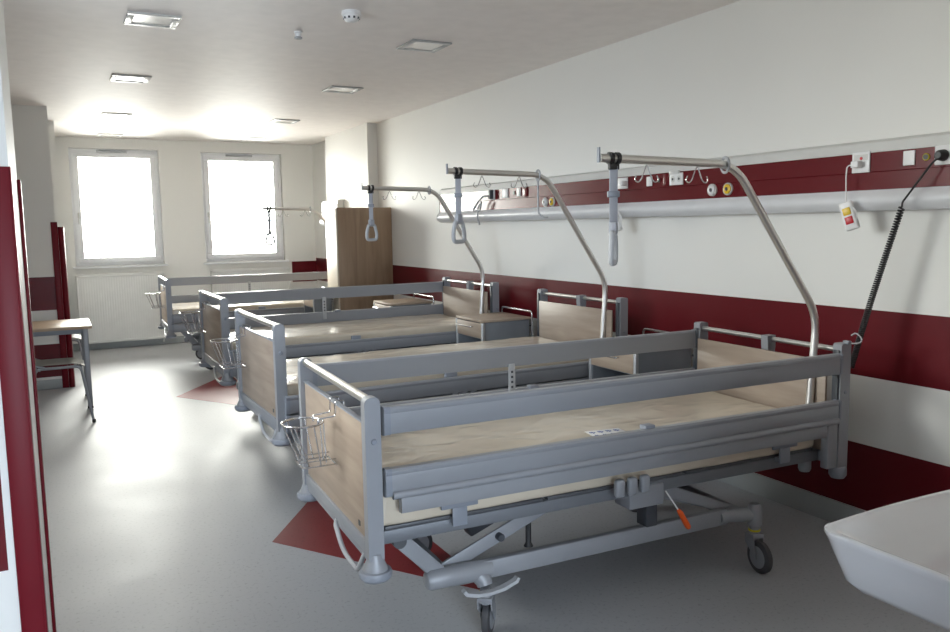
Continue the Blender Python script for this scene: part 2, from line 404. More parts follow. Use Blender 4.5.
# ------------------------------------------------------------------ radiators
for (x0, x1, lab) in ((.25, 1.36, 'left'), (1.99, 3.14, 'right')):
    t = thing('radiator', 'white ribbed panel radiator under the %s window' % lab, 'radiator', ((x0+x1)/2, 11.93, .1), 0, 'panel radiators under the windows')
    w = (x1-x0)/2; p = MB(); zt = .93
    n = 34; prof = []
    for k in range(n):
        xa = -w+.02+(2*w-.04)*k/n; dx = (2*w-.04)/n
        prof += [(xa, -.052), (xa+dx*.22, -.0530), (xa+dx*.6, -.0530), (xa+dx*.82, -.052)]
    prof += [(w-.02, -.052), (w-.02, -.03), (-w+.02, -.03)]
    p.prism(prof, .02, zt-.03, 'xy')
    p.box(-w, w, -.060, -.03, zt-.035, zt-.005, .004).box(-w, w, -.060, -.03, 0, .03, .004).box(-w, -w+.025, -.060, .0, .0, zt-.005, .003).box(w-.025, w, -.060, .0, 0, zt-.005, .003)
    p.box(-w+.02, w-.02, -.01, .0, .02, zt-.03)
    p.build('panel', M['radiator'], t)
    gr = MB().box(-w+.02, w-.02, -.058, .0, zt-.006, zt+.004, .001)
    for k in range(40):
        xa = -w+.03+k*(2*w-.06)/40; gr.box(xa, xa+.012, -.05, -.01, zt+.003, zt+.006)
    gr.build('top_grille', M['radiator'], t)
    MB().tube(fillet([(w-.05, -.02, .01), (w-.05, -.02, -.05), (w-.05, .068, -.05)], .02), .009, 8).build('pipe', M['offwhite'], t)
    MB().lathe([(.02, 0), (.022, .03), (.018, .05), (0, .05)], 14, 'x', (w, -.03, .04)).build('valve', M['white'], t)
    for sx in (-1, 1):
        MB().box(sx*(w-.15)-.015, sx*(w-.15)+.015, .0, .068, .1, zt-.1, .002).build('bracket', M['radiator'], t)

# ------------------------------------------------------------------ beds
BL, BW = 2.28, .985
def arch(u0, u1, z0, z1, r, n=6):
    """outline with the two top corners rounded"""
    pts = [(u0, z0), (u1, z0)]
    for k in range(n+1):
        a = PI/2*k/n; pts.append((u1-r+r*math.cos(a), z1-r+r*math.sin(a)))
    for k in range(n+1):
        a = PI/2+PI/2*k/n; pts.append((u0+r+r*math.cos(a), z1-r+r*math.sin(a)))
    return pts
def rail_profile(z0, z1, v0, sgn, th=.034):
    """closed outline (v, z) of an extruded side rail; sgn=-1 outer face towards -v"""
    h = z1-z0
    p = [(0, 0), (.4, 0), (.9, .05), (1, .12), (1, .70), (.95, .78), (1.02, .82), (1.02, .92), (.85, 1), (.15, 1), (0, .92)]
    return [(v0+sgn*(-1 if False else 1)*a*th, z0+b*h) for a, b in p]
def make_bed(loc, rz, zt, near_up, far_up, label, wheel_turn, cabinet_side=None):
    dz = zt-1.02
    # root at the middle of the bed on the floor
    cx = loc[0] + math.cos(rz)*BL/2 - math.sin(rz)*BW/2
    cy = loc[1] + math.sin(rz)*BL/2 + math.cos(rz)*BW/2
    root = thing('hospital_bed', label, 'hospital bed', (cx, cy, 0), rz, 'row of adjustable hospital beds')
    O = (-BL/2, -BW/2, 0)
    Z = lambda z: z+dz
    # ---- foot end
    fp = MB().box(-.007, .007, .045, BW-.045, Z(.475), Z(.915), .004).build('footboard', M['oak_end'], root, O)
    for vv, sg in ((0, 1), (BW-.042, -1)):
        MB().prism(arch(-.025, .032, Z(.44), Z(1.022), .024), vv, vv+.042, 'xz').build('post', M['rail'], fp)
        vc = vv+.021
        MB().lathe([(.026, Z(.46)), (.030, Z(.44)), (.045, Z(.405)), (.045, Z(.400))], 24, 'z', (.003, vc, 0)).build('bumper_cone', M['frame'], fp)
        MB().lathe([(.046, Z(.402)), (.056, Z(.400)), (.060, Z(.392)), (.058, Z(.376)), (.048, Z(.366)), (0, Z(.364))], 28, 'z', (.003, vc, 0)).build('bumper_wheel', M['cap'], fp)
        b = MB().lathe([(.0, 0), (.009, 0), (.0115, .004), (.0115, .006)], 14, 'y', (.006, vv-.006 if sg > 0 else vv+.042, Z(.866))); b.build('bolt', M['cap'], fp)
    pts = fillet([(.002, .02, Z(1.0)), (.002, BW-.02, Z(1.0))], .01)
    MB().tube([(.002, .03, Z(1.004)), (.002, BW-.03, Z(1.004))], .0165, 16).build('handrail', M['chrome'], fp)
    lb = MB().box(-.018, .014, .04, BW-.04, Z(.445), Z(.492), .006).box(-.012, .02, .04, BW-.04, Z(.415), Z(.446), .004)
    lb.build('lower_rail', M['rail'], fp)
    MB().box(-.012, .012, .043, BW-.043, Z(.915), Z(.921), .002).build('edge_trim', M['cap'], fp)
    MB().prism([(-.009, 0), (-.009, .02), (.004, .02)], .15, .17, 'xz').build('latch_mark', M['darkplastic'], fp, (0, 0, Z(.515)))
    # bowed handle under the foot end
    hd = fillet([(-.005, .47, Z(.44)), (-.02, .45, Z(.425)), (-.035, .30, Z(.372)), (-.03, .125, Z(.362)), (-.005, .11, Z(.43))], [0, .02, .12, .02, 0])
    MB().tube(hd, .0095, 10).build('bed_pull_handle', M['pale'], root, O)
    # ---- head end
    hp = MB().box(2.245, 2.259, .05, BW-.05, Z(.50), Z(.945), .004).build('headboard', M['oak_end'], root, O)
    for vv, sg in ((-.012, 1), (BW-.036, -1)):
        o = MB().prism(arch(2.272, 2.335, Z(.42), Z(1.03), .012), vv, vv+.048, 'xz').build('post', M['rail'], hp)
        MB().box(2.205, 2.271, vv+.002, vv+.046, Z(.44), Z(.665), .008).build('slide_housing', M['frame'], hp)
        MB().box(2.262, 2.275, vv+.008, vv+.040, Z(.665), Z(1.0), .003).build('slide_slot', M['darkplastic'], hp)
        MB().lathe([(.034, Z(.44)), (.040, Z(.43)), (.040, Z(.40)), (.03, Z(.385)), (0, Z(.383))], 20, 'z', (2.30, vv+.022, 0)).build('bumper_wheel', M['cap'], hp)
        MB().lathe([(0, 0), (.008, 0), (.009, .006)], 12, 'y', (2.306, vv-.005 if sg > 0 else vv+.048, Z(.80))).build('bolt', M['cap'], hp)
    MB().tube([(2.30, .03, Z(.998)), (2.30, BW-.03, Z(.998))], .0125, 14).build('handrail', M['chrome'], hp)
    # clip-on grey cup on the head rail
    MB().prism([(2.262, Z(1.017)), (2.318, Z(1.017)), (2.32, Z(.98)), (2.308, Z(.865)), (2.29, Z(.862)), (2.27, Z(.90))], .43, .475, 'xz').build('rail_clip', M['frame'], hp)
    lbh = MB().box(2.235, 2.262, .04, BW-.04, Z(.46), Z(.51), .006); lbh.build('lower_rail', M['rail'], hp)
    # ---- socket of the lifting pole
    for vv in ((.12,)):
        MB().lathe([(.024, Z(.40)), (.030, Z(.415)), (.030, Z(.60)), (.026, Z(.61))], 18, 'z', (2.205, vv, 0)).build('pole_socket', M['frame'], root, O)
    # ---- side rails
    for side, up in ((0, near_up), (1, far_up)):
        s_ = -1 if side == 0 else 1
        v0 = .018 if side == 0 else BW-.018
        du, dl = (0, 0) if up else (-.355, -.24)
        for k, (z0, z1, dd) in enumerate(((.885, .985, du), (.665, .765, dl))):
            ua = .052 if up else .03
            rl = MB().prism(rail_profile(Z(z0+dd), Z(z1+dd), v0, s_, .038), ua+.008, 2.258 if up else 2.2, 'yz')
            if k == 1 and up:
                # lip bead along the lower rail
                rl.tube([(ua+.01, v0+s_*.038, Z(z0+.006)), (2.255, v0+s_*.038, Z(z0+.006))], .0145, 12)
            rr = rl.build('side_rail', M['rail'], root, O)
            pr = [(a + s_*.0015, b) for a, b in rail_profile(Z(z0+dd)-.002, Z(z1+dd)+.002, v0, s_, .040)]
            MB().prism(pr, ua-.014, ua+.008, 'yz').build('end_cap', M['cap'], rr)
            MB().prism(pr, 2.258 if up else 2.2, 2.272 if up else 2.212, 'yz').build('end_cap', M['cap'], rr)
        # fixed guard panel under the lower rail
        if up:
            gp = MB().prism([(v0+s_*.004, Z(.595)), (v0+s_*.034, Z(.60)), (v0+s_*.036, Z(.606)), (v0+s_*.036, Z(.64)), (v0+s_*.03, Z(.662)), (v0+s_*.004, Z(.664))], .095, 2.19, 'yz')
            gp.build('mattress_guard', M['frame'], root, O)
            # folding support between the rails
            for uu in ((1.06,) if side == 1 else ()):
                sp = MB().box(uu-.018, uu+.018, v0-s_*.004-.004, v0-s_*.004+.004, Z(.70), Z(.90), .002)
                so = sp.build('rail_support', M['pale'], root, O)
                for q in range(4): MB().box(uu-.006, uu+.006, v0-s_*.004-.006, v0-s_*.004+.006, Z(.775+q*.026), Z(.787+q*.026), .001).build('slot', M['darkplastic'], so)
            MB().box(1.16, 1.21, v0-.02, v0+.02, Z(.755), Z(.778), .003).build('rail_lock', M['cap'], root, O)
        else:
            MB().box(.98, 1.06, v0-.012, v0+.012, Z(.42), Z(.66), .004).build('rail_support', M['cap'], root, O)
        for uu in (.34, 1.98):
            vb = .036 if side == 0 else BW-.036
            hb = MB().box(uu-.075, uu+.075, vb-.006, vb+.006, Z(.565), Z(.60), .003).box(uu-.03, uu+.03, vb-.006, vb+.006, Z(.495), Z(.566), .003)
            hb.bar((uu, vb, Z(.508)), (uu, vb+(.06 if side == 0 else -.06), Z(.508)), .05, .02)
            hb.build('rail_bracket', M['cap'], root, O)
    # rail release tabs
    for k in range(3):
        uu = 1.01+k*.062
        MB().box(uu, uu+.045, -.018, .012, Z(.50), Z(.575), .012, 3).build('rail_release', M['rail'], root, O)
    # ---- platform
    fr = MB()
    for vv in (.085, BW-.085):
        fr.box(.045, 2.25, vv-.016, vv+.016, Z(.462), Z(.512), .004)
    for uu in (.08, .62, 1.18, 1.72, 2.2): fr.box(uu-.02, uu+.02, .10, BW-.10, Z(.464), Z(.508), .003)
    fr.build('platform_frame', M['subframe'], root, O)
    sl = MB()
    for (a, b) in ((.06, .72), (.74, 1.18), (1.2, 1.42), (1.44, 2.2)):
        sl.box(a, b, .07, BW-.07, Z(.512), Z(.527), .004)
    sl.build('platform_panel', M['darkframe'], root, O)
    # ---- undercarriage
    ch = MB()
    for vv in (.11, BW-.13):
        ch.box(.46, 1.70, vv-.018, vv+.018, .233, .305, .005)
    ch.box(.27, .33, .10, BW-.12, .245, .30, .006).box(1.72, 1.78, .10, BW-.12, .25, .30, .006)
    ch.build('chassis', M['frame'], root, O)
    for vv, sg in ((.11, -1), (BW-.13, 1)):
        nd = MB()
        nd.tube([(.225, vv, .272), (.230, vv, .272), (.245, vv, .272), (.33, vv, .272), (.40, vv, .270), (.50, vv, .268)], [.02, .032, .040, .041, .042, .037], 18)
        nd.tube([(.44, vv, .262), (.46, vv+sg*.02, .235), (.462, vv+sg*.03, .215)], [.036, .034, .030], 14)
        nd.build('corner_casting', M['frame'], root, O)
        nd = MB()
        nd.tube([(1.66, vv, .268), (1.72, vv, .268), (1.79, vv+sg*.02, .265), (1.835, vv+sg*.035, .262)], [.030, .034, .036, .030], 14)
        nd.lathe([(.022, .315), (.032, .30), (.034, .22), (.032, .215)], 18, 'z', (1.84, vv+sg*.04, 0))
        nd.build('corner_casting', M['frame'], root, O)
    # lifting arms
    def arm(a, b, w=.018, h=.05, m='frame', n='lift_arm'):
        return MB().bar(a, b, w, h, .004).build(n, M[m], root, O)
    for vv in (.135, BW-.155):
        arm((.29, vv-.022, .285), (.12, vv-.022, Z(.462)), .016, .06)
        arm((.25, vv+.004, .265), (.86, vv+.004, Z(.50)), .014, .055)
        arm((1.30, vv, Z(.468)), (1.74, vv, .285), .016, .05)
        arm((1.72, vv+.02, .29), (1.15, vv+.02, Z(.485)), .012, .035)
        for (uu, zz) in ((.12, Z(.455)), (.28, .27), (.55, (.265+(Z(.50)-.265)*.49)), (1.33, Z(.456))):
            MB().lathe([(0, -.03), (.014, -.03), (.016, -.026), (.016, .012), (0, .012)], 14, 'y', (uu, vv, zz)).build('pivot_bolt', M['darkplastic'], root, O)
    MB().tube([(.12, .08, Z(.455)), (.12, BW-.1, Z(.455))], .026, 14).build('lift_roller', M['darkframe'], root, O)
    MB().tube([(.86, .12, Z(.50)), (.86, BW-.14, Z(.50))], .018, 12).build('torque_tube', M['darkframe'], root, O)
    MB().bar((.55, .45, .30), (1.0, .45, Z(.47)), .07, .07, .012).build('lift_motor', M['darkplastic'], root, O)
    MB().bar((1.60, .45, .33), (1.25, .45, Z(.46)), .06, .06, .012).build('lift_motor', M['darkplastic'], root, O)
    MB().tube([(.70, .16, .30), (.70, .16, .315), (.70, .16, Z(.40)), (.70, .16, Z(.42))], [.02, .012, .012, .02], 12).build('gas_strut', M['rubber'], root, O)
    MB().box(1.13, 1.31, .06, .17, Z(.405), Z(.50), .008).build('control_box', M['frame'], root, O)
    MB().box(1.24, 1.30, .09, .16, .30, Z(.41), .006).build('control_bracket', M['darkplastic'], root, O)
    cb = []
    for k in range(25):
        t_ = k/24; cb.append((.35+.75*t_, .30, Z(.47)-.09*math.sin(PI*t_)-.03*math.sin(3*PI*t_)))
    MB().tube(cb, .004, 6).build('cable', M['pale'], root, O)
    # manual release lever
    lv = MB().tube([(1.305, .045, Z(.468)), (1.365, .03, Z(.375))], .0035, 8).build('release_lever', M['white'], root, O)
    MB().tube([(1.360, .031, Z(.382)), (1.372, .028, Z(.365)), (1.408, .02, Z(.300)), (1.412, .019, Z(.293))], [.007, .012, .013, .009], 12).build('lever_grip', M['orange'], lv)
    # ---- casters
    k_ = 0
    for (uu, vv, sg) in ((.462, .075, -1), (1.84, .07, -1), (.462, BW-.10, 1), (1.84, BW-.09, 1)):
        ang = wheel_turn[k_]; k_ += 1
        cs = MB().lathe([(.020, .212), (.024, .205), (.024, .150), (.018, .145)], 16, 'z').build('caster', M['frame'], root, (uu+O[0], vv+O[1], 0))
        cs.rotation_euler = (0, 0, ang)
        MB().lathe([(.0245, .196), (.0275, .194), (.0275, .188), (.0245, .186)], 20, 'z').build('yellow_ring', M['yellow'], cs)
        fk = MB(); 
        fk.prism([(-.028, .17), (.028, .17), (.040, .11), (.052, .07), (.034, .062), (.012, .1), (-.024, .13)], -.030, -.024, 'xz')
        fk.prism([(-.028, .17), (.028, .17), (.040, .11), (.052, .07), (.034, .062), (.012, .1), (-.024, .13)], .024, .030, 'xz')
        fk.box(-.028, .03, -.03, .03, .155, .178, .004)
        fk.build('fork', M['frame'], cs)
        wh = MB().lathe([(.050, -.016), (.066, -.016), (.074, -.011), (.076, 0), (.074, .011), (.066, .016), (.050, .016)], 36, 'y', (.042, 0, .0765)).build('wheel', M['tyre'], cs)
        MB().lathe([(0, -.019), (.02, -.019), (.05, -.017), (.054, -.012), (.054, .012), (.05, .017), (.02, .019), (0, .019)], 30, 'y', (.042, 0, .0765)).build('wheel_hub', M['frame'], cs)
        if uu < 1:
            pd = MB(); pv = [( -.115, .230), (-.105, .214), (-.06, .200), (0, .196), (.06, .203), (.115, .222), (.125, .238), (.115, .243), (.105, .232), (.05, .214), (0, .209), (-.05, .212), (-.098, .226), (-.105, .238)]
            pd.prism(pv, vv+sg*.048-.013, vv+sg*.048+.013, 'xz')
            pd.build('brake_pedal', M['pale'], root, (uu+O[0]-.005, O[1], .008))
    # ---- mattress: rests on the bed, its own thing
    return root, cx, cy, dz

def make_mattress(cx, cy, rz, dz, label, seed):
    random.seed(seed)
    bm = bmesh.new(); L, Wd, Hh = 2.16, .87, .152
    nx, ny, nz = 54, 22, 5
    def shape(x, y, z):
        ex = min(1, (L/2-abs(x))/.05); ey = min(1, (Wd/2-abs(y))/.05)
        return x, y, z
    bmesh.ops.create_cube(bm, size=1)
    bmesh.ops.scale(bm, vec=(L, Wd, Hh), verts=bm.verts)
    bmesh.ops.bevel(bm, geom=bm.edges[:], offset=.028, segments=4, affect='EDGES', profile=.6)
    bmesh.ops.subdivide_edges(bm, edges=[e for e in bm.edges if abs((e.verts[0].co-e.verts[1].co).x) > 1], cuts=60, use_grid_fill=True)
    bmesh.ops.subdivide_edges(bm, edges=[e for e in bm.edges if abs((e.verts[0].co-e.verts[1].co).y) > .5], cuts=22, use_grid_fill=True)
    from mathutils import noise
    for v in bm.verts:
        x, y, z = v.co
        n = noise.noise(Vector((x*3+seed, y*6, z*4)))
        m_ = noise.noise(Vector((x*11+seed*3, y*19, z*9)))
        end = max(0, 1-(x+L/2)/.14)
        v.co.z += (.004*n + .003*m_) if z > 0 else 0
        v.co.y += .005*m_*(1 if abs(y) > Wd/2-.03 else .2)
        v.co.x += -.010*end*abs(m_)*2
    me = bpy.data.meshes.new('mattress'); bm.to_mesh(me); bm.free(); me.shade_smooth(); me.materials.append(M['mattress'])
    o = bpy.data.objects.new('mattress', me); C.objects.link(o)
    ox = .045+L/2-BL/2
    o.location = (cx+math.cos(rz)*ox, cy+math.sin(rz)*ox, .5275+Hh/2+dz); o.rotation_euler = (0, 0, rz)
    tag(o, label, 'mattress', 'film-wrapped mattresses')
    return o

def to_world(loc, rz, p):
    return (loc[0]+math.cos(rz)*p[0]-math.sin(rz)*p[1], loc[1]+math.sin(rz)*p[0]+math.cos(rz)*p[1], p[2])

def make_pole(loc, rz, dz, label, glabel, turn, rod=False, tip=1.0, bend=1.725, top=1.862, rise=1.155):
    base = to_world(loc, rz, (2.205, .12, .42+dz))
    t = thing('lifting_pole', label, 'patient lifting pole', base, rz, 'steel lifting poles over the bed heads')
    # local: origin at pole foot, -x towards foot of bed
    P = lambda u, z: (u-2.205, 0, z-.42)
    pts = fillet([P(2.205, .43), P(2.215, .62), P(2.255, rise), P(bend, top-.012), P(tip, top)], [0, .05, .10, .11, 0], 8)
    # the lower end stands in the socket; pole itself is kinked slightly outward
    MB().tube(pts, .0175, 16).build('pole', M['chrome'], t)
    c = MB().prism([(-.003, -.018), (.003, -.018), (.003, .042), (-.003, .042)], -.008, .008, 'xz'); c.build('end_plate', M['cap'], t, P(tip-.002, top))
    # oval collar
    rg = []
    for k in range(20):
        a = 2*PI*k/20; rg.append((0, .024*math.cos(a), .033*math.sin(a)-.004))
    MB().tube(rg, .006, 8, closed=True).build('collar', M['pale'], t, P(bend-.055, top-.012))
    for uu in (tip+.235, tip+.50):
        z = top-.018
        hk = fillet([(-.052, 0, -.052), (-.062, 0, -.070), (-.045, 0, -.082), (-.028, 0, -.07), (0, 0, -.005), (.028, 0, -.07), (.045, 0, -.082), (.062, 0, -.070), (.052, 0, -.052)], .012, 4)
        MB().tube(hk, .0028, 6).build('bag_hook', M['wire'], t, P(uu, z+.004))
    if rod:
        MB().tube(fillet([(0, 0, .0), (0, 0, -.225), (.03, -.02, -.25), (.055, -.03, -.25)], .02, 4), .006, 8).build('hook_rod', M['pale'], t, P(bend-.055, top-.03))
    # grab handle hanging from the pole
    gl = to_world(loc, rz, (tip+.07, .12, top+dz))
    g = thing('grab_handle', glabel, 'grab handle', gl, rz+turn, 'grab handles on the lifting poles')
    rr = rz+turn
    cl = MB()
    cl.lathe([(.0178, -.024), (.0245, -.024), (.0245, -.008), (.0178, -.008)], 16, 'x').lathe([(.0178, .008), (.0245, .008), (.0245, .024), (.0178, .024)], 16, 'x').box(-.024, .024, -.008, .008, -.045, -.020, .003)
    clo = cl.build('clamp', M['black'], g); clo.rotation_euler = (0, 0, -turn)
    st = MB().box(-.017, .017, -.003, .003, -.262, -.03, .001).build('strap', M['strap'], g); st.rotation_euler = (0, 0, -turn-.35)
    bk = MB().box(-.025, .025, -.008, .008, -.155, -.130, .004).build('buckle', M['cap'], g); bk.rotation_euler = (0, 0, -turn-.35)
    MB().box(-.022, .022, -.016, .016, -.305, -.255, .006).build('strap_block', M['strap'], g)
    lp = fillet([(0, 0, -.300), (.030, 0, -.300), (.050, 0, -.37), (.046, 0, -.42), (-.046, 0, -.42), (-.050, 0, -.37), (-.030, 0, -.300), (0, 0, -.300)], .022, 5)[:-1]
    MB().tube(lp, .013, 10, closed=True).build('handle_loop', M['pale'], g)
    return t

def make_basket(loc, rz, dz, label, bv=.43):
    w = to_world(loc, rz, (0, bv, .925+dz))
    t = thing('wire_basket', label, 'wire basket', w, rz, 'wire baskets hooked on the footboards')
    wr = .0035
    hk = MB()
    for vv in (-.045, .03):
        hk.tube(fillet([(.014, vv, -.03), (.014, vv, .012), (-.020, vv, .012), (-.022, vv, -.045), (-.085, vv+.02, -.055), (-.087, vv+.02, -.08)], .008, 4), wr, 6)
    hk.build('hook', M['wire'], t)
    rg = []; cx, r_ = -.135, .072; z0 = -.072
    for k in range(28):
        a = 2*PI*k/28; rg.append((cx+r_*math.cos(a)*1.1, .02+r_*math.sin(a)*1.15, z0))
    MB().tube(rg, wr+.0008, 8, closed=True).build('ring', M['wire'], t)
    ca = MB()
    for a in (0.35, -.35, 1.25, -1.25, 2.2, -2.2, PI):
        x, y = cx+r_*math.cos(a)*1.1, .02+r_*math.sin(a)*1.15
        xb, yb = cx+.035+.045*math.cos(a)*1.1, .02+.058*math.sin(a)*1.15
        ca.tube([(x, y, z0), (xb, yb, z0-.165)], wr*.8, 6)
    for dy in (-.06, .055):
        ca.tube([(cx-.02, .02+dy, z0-.165), (-.022, .02+dy, z0-.165)], wr, 6)
        ca.tube([(cx-.024, .02+dy*.9, z0-.145), (-.022, .02+dy*.9, z0-.145)], wr*.8, 6)
    ca.tube([(cx-.02, -.05, z0-.165), (cx-.02, .085, z0-.165)], wr, 6)
    ca.tube([(-.024, -.05, z0-.165), (-.024, .085, z0-.165)], wr, 6)
    ca.build('cage', M['wire'], t)
    return t

BEDS = [
 ((.93, 2.535), -.041, 1.02, True, True, 'nearest grey hospital bed with both near and far side rails raised', (.9, -1.67, .2, 2.3), 'nearest beige mattress in clear film behind the raised front rails',
  'large steel lifting pole over the nearest bed at the right', 'grey grab handle hanging over the nearest bed, seen edge-on', .80, 'large chrome wire basket on the nearest bed footboard', False),
 ((1.03, 4.18), .010, 1.10, False, False, 'second grey hospital bed from the camera with its side rails folded down', (2.4, .3, 2.8, .2), 'beige film-wrapped mattress on the second bed from the camera',
  'steel lifting pole over the second bed with a thin hook rod hanging from it', 'grey grab handle over the second bed, hanging in front of another pole', .35, 'chrome wire basket on the second bed footboard', True),
 ((1.095, 6.05), .002, 1.10, False, True, 'third grey hospital bed, far rails raised, in front of the wardrobe', (2.2, .2, 2.6, 1.1), 'pale shiny film-wrapped mattress on the third bed, before the wardrobe',
  'slim lifting pole over the third bed in front of the wardrobe top', 'small grey grab handle hanging in front of the wardrobe', .25, 'wire basket hanging from the third bed footboard', False),
 ((1.105, 9.38), -.03, 1.065, False, True, 'farthest hospital bed near the windows with pale sunlit rails', (2.9, .3, 2.6, .6), 'bright mattress on the farthest bed below the windows',
  'farthest lifting pole seen against the right window', 'tiny grab handle silhouetted against the right window', .1, 'small wire basket on the farthest bed footboard near the left radiator', False),
]
XTRA = [(1.015, 1.725, 1.862, 1.155, .43), (1.075, 1.77, 1.848, 1.13, .76), (1.15, 1.80, 1.842, 1.125, .76), (1.10, 1.72, 1.80, 1.10, .30)]
for (loc, rz, zt, nu, fu, lab, wt, mlab, plab, glab, turn, blab, rod), (tip, bend, ptop, rise, bv) in zip(BEDS, XTRA):
    root, cx, cy, dz = make_bed(loc, rz, zt, nu, fu, lab, wt)
    make_mattress(cx, cy, rz, dz, mlab, 3+int(loc[1]))
    make_pole(loc, rz, dz, plab, glab, turn, rod, tip, bend, ptop, rise)
    make_basket(loc, rz, dz, blab, bv)

# printed card lying on the nearest mattress
loc, rz = BEDS[0][0], BEDS[0][1]
w = to_world(loc, rz, (1.17, .275, .6825))
t = thing('instruction_card', 'small white card with blue symbols lying on the nearest mattress', 'card', w, rz-.1)
MB().box(-.085, .085, -.06, .06, 0, .003, .001).build('card', M['white'], t)
for k in range(4):
    x = -.062+k*.04
    for j in range(2):
        y = -.028+j*.052
        q = MB().box(x-.012, x+.012, y-.004, y+.004, .003, .0038).box(x-.003, x+.003, y-.012, y+.012, .003, .0038).box(x-.012, x-.006, y+.006, y+.014, .003, .0038)
        q.build('symbol', M['blue'], t)

# ------------------------------------------------------------------ bedside cabinets
def cabinet(x, y, rz, label):
    """x, y: near front corner (faces -x); top at .85"""
    t = thing('bedside_cabinet', label, 'bedside cabinet', (x, y, 0), rz, 'bedside cabinets between the beds')
    D, Wc = .44, .45
    MB().box(-.012, D+.01, -.008, Wc+.008, .828, .850, .006).build('worktop', M['oak'], t)
    b = MB().box(.0, D, 0, .018, .14, .827, .003).box(.0, D, Wc-.018, Wc, .14, .827, .003).box(D-.015, D, .018, Wc-.018, .14, .827).box(.01, D-.015, .018, Wc-.018, .14, .158).box(.03, D-.015, .018, Wc-.018, .685, .697).box(.01, D-.015, .018, Wc-.018, .44, .455)
    b.build('body', M['grey_cab'], t)
    for yy in (-.012, Wc-.012):
        MB().box(-.012, .016, yy, yy+.024, .13, .828, .008, 3).build('corner_post', M['alu'], t)
    dr = MB().box(-.010, .010, .014, Wc-.014, .700, .822, .004).build('drawer', M['oak'], t)
    MB().tube(fillet([(-.010, .15, .785), (-.036, .15, .785), (-.036, Wc-.03, .785), (-.010, Wc-.03, .785)], .015), .006, 10).build('handle', M['wire'], dr)
    dd = MB().box(-.010, .010, .014, Wc-.014, .165, .435, .004).build('door', M['oak'], t)
    MB().tube(fillet([(-.010, .10, .37), (-.036, .10, .37), (-.036, Wc-.10, .37), (-.010, Wc-.10, .37)], .015), .006, 10).build('handle', M['wire'], dd)
    MB().tube(fillet([(D+.012, -.022, .30), (D+.012, -.022, .895), (D+.012, Wc+.022, .895), (D+.012, Wc+.022, .30)], .03), .0085, 12).build('towel_rail', M['wire'], t)
    for yy in (-.022, Wc+.022):
        for zz in (.35, .78): MB().tube([(D+.012, yy, zz), (D-.005, yy*.4 if yy < 0 else yy-.014, zz)], .006, 8).build('rail_mount', M['darkplastic'], t)
    for a in (.05, D-.05):
        for yy in (.05, Wc-.05):
            w_ = MB().lathe([(0, -.012), (.036, -.012), (.038, -.008), (.038, .008), (.036, .012), (0, .012)], 20, 'y', (a+.015, yy, .038)).build('caster', M['tyre'], t)
            MB().box(a-.01, a+.03, yy-.02, yy-.014, .04, .14, .002).box(a-.01, a+.03, yy+.014, yy+.02, .04, .14, .002).box(a-.01, a+.03, yy-.02, yy+.02, .095, .141, .003).build('fork', M['darkframe'], w_)
    return t
cabinet(3.035, 3.705, 0, 'grey and oak bedside cabinet beside the nearest bed, mostly hidden by its raised rail')
cabinet(3.00, 5.56, 0, 'oak-topped bedside cabinet with chrome drawer handle between the second and third beds')
cabinet(2.925, 7.32, 0, 'bedside cabinet just in front of the wardrobe, behind the third bed')

c4 = cabinet(2.61, 8.92, 0, 'narrow bedside cabinet just left of the wardrobe, seen between raised bed rails'); c4.scale = (.5, .84, 1)

# ------------------------------------------------------------------ wardrobe
t = thing('wardrobe', 'tall brown oak wardrobe with a cream front standing against the right column', 'wardrobe', (3.24, 9.05, 0))
MB().box(-.33, .335, -.195, .20, .07, 1.835, .002).build('body', M['walnut'], t)
MB().box(-.33, .335, -.17, .18, 0, .07).build('plinth', M['darkframe'], t)
dr = MB().box(-.350, -.331, -.194, .199, .085, 1.832, .002).build('door', M['cream'], t)
for zz in (.80, .74): MB().lathe([(0, -.022), (.012, -.022), (.014, -.016), (.007, -.008), (.007, 0)], 14, 'x', (-.35, .05, zz)).build('knob', M['darkplastic'], dr)

